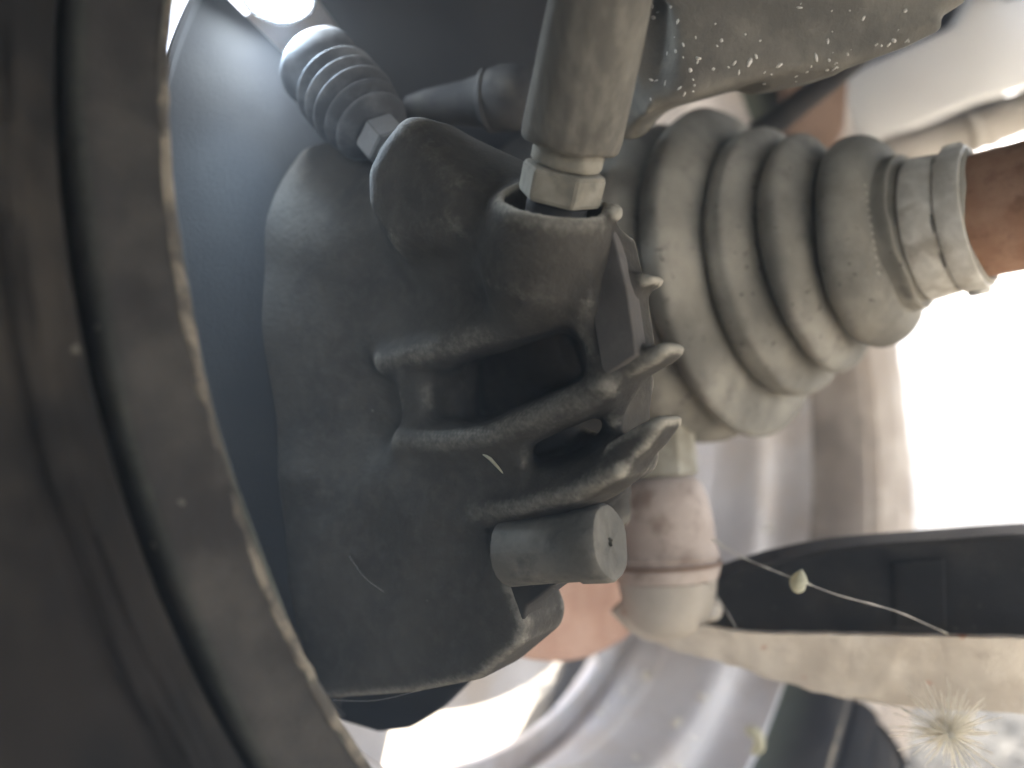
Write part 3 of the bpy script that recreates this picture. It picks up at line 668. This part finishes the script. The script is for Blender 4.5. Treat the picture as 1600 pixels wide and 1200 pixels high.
# ------------------------------------------------------------------ silk, seeds, specks
silk = tag(tube('silk_thread', catmull([W(1112, 842, .232), W(1155, 868, .226), W(1210, 892, .218), W(1252, 908, .212), W(1310, 930, .207), W(1400, 955, .2080), W(1480, 990, .2200)], 5), [.00014+.00016*(i % 7 == 2)+.0001*(i % 5 == 1)+.00016*(i < 6) for i in range(31)], M['silk'], None, 6), 'knotted spider silk thread crossing the black control arm', 'thread')
def seed(name, pts, rad, label, m=M['seed']):
    return tag(tube(name, pts, rad, m, None, 12), label, 'seed')
seed('plant_seed', catmull([W(1253, 890, .2115), W(1250, 903, .2112), W(1248, 914, .2110), W(1256, 922, .2112)], 4), [.0002, .0008, .0013, .0017, .0020, .0022, .0023, .0024, .0023, .0022, .0019, .0013, .0004], 'pale green seed caught on the silk thread')
seed('curled_seed', catmull([W(1166, 1145, .31), W(1175, 1142, .309), W(1185, 1152, .308), W(1186, 1168, .308), W(1174, 1176, .309)], 4), [.0006, .0016, .002, .0022, .0023, .0024, .0024, .0024, .0024, .0023, .0023, .0022, .0022, .002, .0018, .0014, .0006], 'curled yellowish seed in front of the wheel barrel')
# dandelion fluff hanging from the flange
dn = thing('dandelion_fluff', 'glowing white dandelion fluff hanging below the control arm', 'dandelion', W(1480, 1145, .205))
bm = bmesh.new(); c = W(1482, 1146, .205)
for i in range(150):
    th = random.random()*2*math.pi; ph = random.uniform(-.9, .9)
    dirv = np.array([math.cos(th)*math.cos(ph), math.sin(ph), math.sin(th)*math.cos(ph)]); Ld = random.uniform(.006, .0145); side = RNG.normal(0, .12, 3)
    tube_bm(bm, [c, c+dirv*Ld*.5+side*Ld*.15, c+dirv*Ld+side*Ld*.6], [.00022, .00016, .00009], 4, False)
from_bm('filaments', bm, M['fluff'], dn)
bm = bmesh.new(); bmesh.ops.create_icosphere(bm, subdivisions=2, radius=.0016, matrix=Matrix.Translation(V(c)) @ Matrix.Diagonal((1, 1, 1.5, 1)))
for v in bm.verts: v.co += Vector(RNG.normal(0, .00015, 3))
from_bm('seed_core', bm, M['fluff'], dn)
tube('hanging_thread', catmull([W(1322, 1088, .224), W(1380, 1098, .215), W(1440, 1120, .208), c], 4), .00014, M['silk'], dn, 5)
# pale mud specks on the inside of the wheel
bpy.context.view_layer.update(); bm = bmesh.new()
for (u, v, r_) in [(945, 1105, .0014), (1012, 1055, .0028), (978, 1078, .0013), (1056, 1130, .0024), (1098, 1086, .0020), (1083, 1150, .0010), (1064, 1195, .0016), (995, 1182, .0012), (938, 1118, .0019), (1200, 828, .0022), (1345, 735, .0030)]:
    for _ in range(2):
        h = on_surface(barrel, u+random.uniform(-4, 4), v+random.uniform(-4, 4))
        if h[0] is not None:
            bmesh.ops.create_icosphere(bm, subdivisions=2, radius=r_*random.uniform(.6, 1), matrix=Matrix.Translation(h[0]) @ Matrix.Diagonal((1, 1.2, .9, 1)))
if len(bm.verts):
    o = from_bm('mud_specks', bm, M['fluff'], wheel); o['kind'] = 'stuff'
else: bm.free()

# ------------------------------------------------------------------ lamp and haze added for the glare at the top
lp = W(436, -6, .212); laim = unit(W(455, 340, .192)-lp)
lamp = thing('glare_lamp', 'white lamp added for the glare beside the rubber bellows', 'lamp', lp)
lh = lathe('added_lamp_head', lp, laim, [(-.030, .0002), (-.030, .0055), (-.010, .0060), (-.004, .0095), (.0006, .0098), (.0006, .0090), (-.0022, .0086), (-.0022, .0002)], M['black'], lamp, 40)
lm = bpy.data.materials.new('added lamp lens'); lm.use_nodes = True; b = lm.node_tree.nodes['Principled BSDF']
b.inputs['Emission Color'].default_value = (.80, .90, 1, 1); b.inputs['Emission Strength'].default_value = 20.0
bm = bmesh.new(); bmesh.ops.create_uvsphere(bm, u_segments=24, v_segments=12, radius=.0082, matrix=Matrix.Translation(V(lp)) @ V(laim).to_track_quat('Z', 'Y').to_matrix().to_4x4() @ Matrix.Diagonal((1, 1, .30, 1)))
from_bm('lamp_lens', bm, lm, lh)
ld = bpy.data.lights.new('lamp_beam', 'SPOT'); ld.energy = .085; ld.color = (.55, .76, 1); ld.spot_size = math.radians(86); ld.spot_blend = 1.0; ld.shadow_soft_size = .004
lo = bpy.data.objects.new('lamp_beam', ld); COL.objects.link(lo); lo.parent = lamp
lo.matrix_parent_inverse = Matrix.Translation(-lamp.location)
lo.location = V(lp+laim*.004); lo.rotation_euler = (-V(laim)).to_track_quat('Z', 'Y').to_euler()

hz = bmesh.new(); bmesh.ops.create_cube(hz, size=1)
for v in hz.verts: v.co = Vector((v.co.x*12, v.co.y*12, GZ-1.0+(v.co.z+.5)*(.45-GZ+1.0)))
hm = bpy.data.materials.new('glare haze'); hm.use_nodes = True; ht_ = hm.node_tree; ht_.nodes.remove(ht_.nodes['Principled BSDF'])
pv = ht_.nodes.new('ShaderNodeVolumePrincipled'); pv.inputs['Color'].default_value = (.93, .96, 1, 1); pv.inputs['Density'].default_value = .46; pv.inputs['Anisotropy'].default_value = -.25
ht_.links.new(pv.outputs[0], ht_.nodes['Material Output'].inputs['Volume'])
hz = from_bm('haze', hz, hm, smooth=False); hz['kind'] = 'stuff'; hz['label'] = 'thin haze added for the glare, lit by the added lamp'; hz['category'] = 'haze'  # even haze added to carry the veiling glow of the glare

bpy.context.view_layer.update()
bm = bmesh.new()
for i in range(12):
    h = on_surface(boot, 1351+i*1.9, 290+i*12.5)
    if h[0] is None: continue
    mt = Matrix.Translation(h[0]) @ h[1].to_track_quat('Z', 'Y').to_matrix().to_4x4() @ Matrix.Rotation(.6*(-1)**i, 4, 'Z') @ Matrix.Diagonal((.0011, .0005, .0005, 1))
    bmesh.ops.create_cube(bm, size=1, matrix=mt)
o = from_bm('raised_marking', bm, M['rubber'], boot); o['kind'] = 'stuff'
tag(tube('straw_bit', [W(744, 700, .1775), W(766, 717, .1755), W(788, 741, .1745)], [.0003, .00042, .0002], M['seed'], None, 6), 'short pale straw bit stuck below the middle caliper rib', 'straw')
tag(tube('web_strand', catmull([W(1098, 908, .246), W(1118, 928, .240), W(1150, 980, .236)], 4), .00012, M['silk'], None, 5), 'single fine web strand at the ball joint end of the arm', 'strand')
bm = bmesh.new()
for (u0, v0, u1, v1, d) in ((545, 868, 600, 925, .19), (520, 1094, 660, 1078, .196), (930, 800, 975, 770, .163)):
    h0, h1 = on_surface(body, u0, v0), on_surface(body, u1, v1)
    a_, b_ = (np.array(h0[0]) if h0[0] is not None else W(u0, v0, d)), (np.array(h1[0]) if h1[0] is not None else W(u1, v1, d))
    mid = (a_+b_)/2+np.array([0, -.002, -.0005]); tube_bm(bm, catmull([a_, mid, b_], 5), .000025, 5)
o = from_bm('cobweb_threads', bm, M['silk'], cal); o['kind'] = 'stuff'

bm = bmesh.new()
tyre_o = [c for c in wheel.children if c.name.startswith('tyre')][0]
for (u, v, r_) in ((118, 545, .0011), (152, 512, .0009), (240, 852, .0008), (284, 785, .0008)):
    h = [x for x in (on_surface(fl, u, v), on_surface(tyre_o, u, v)) if x[0] is not None]
    if not h: continue
    h = min(h, key=lambda x: x[3])
    mt = Matrix.Translation(h[0]) @ h[1].to_track_quat('Z', 'Y').to_matrix().to_4x4() @ Matrix.Rotation(random.random()*6, 4, 'Z') @ Matrix.Diagonal((1.3, 1, .5, 1))
    bmesh.ops.create_icosphere(bm, subdivisions=2, radius=r_*.55, matrix=mt)
for v in bm.verts: v.co += Vector(RNG.normal(0, .0001, 3))
o = from_bm('mud_crumbs', bm, M['sleeve'], wheel); o['kind'] = 'stuff'
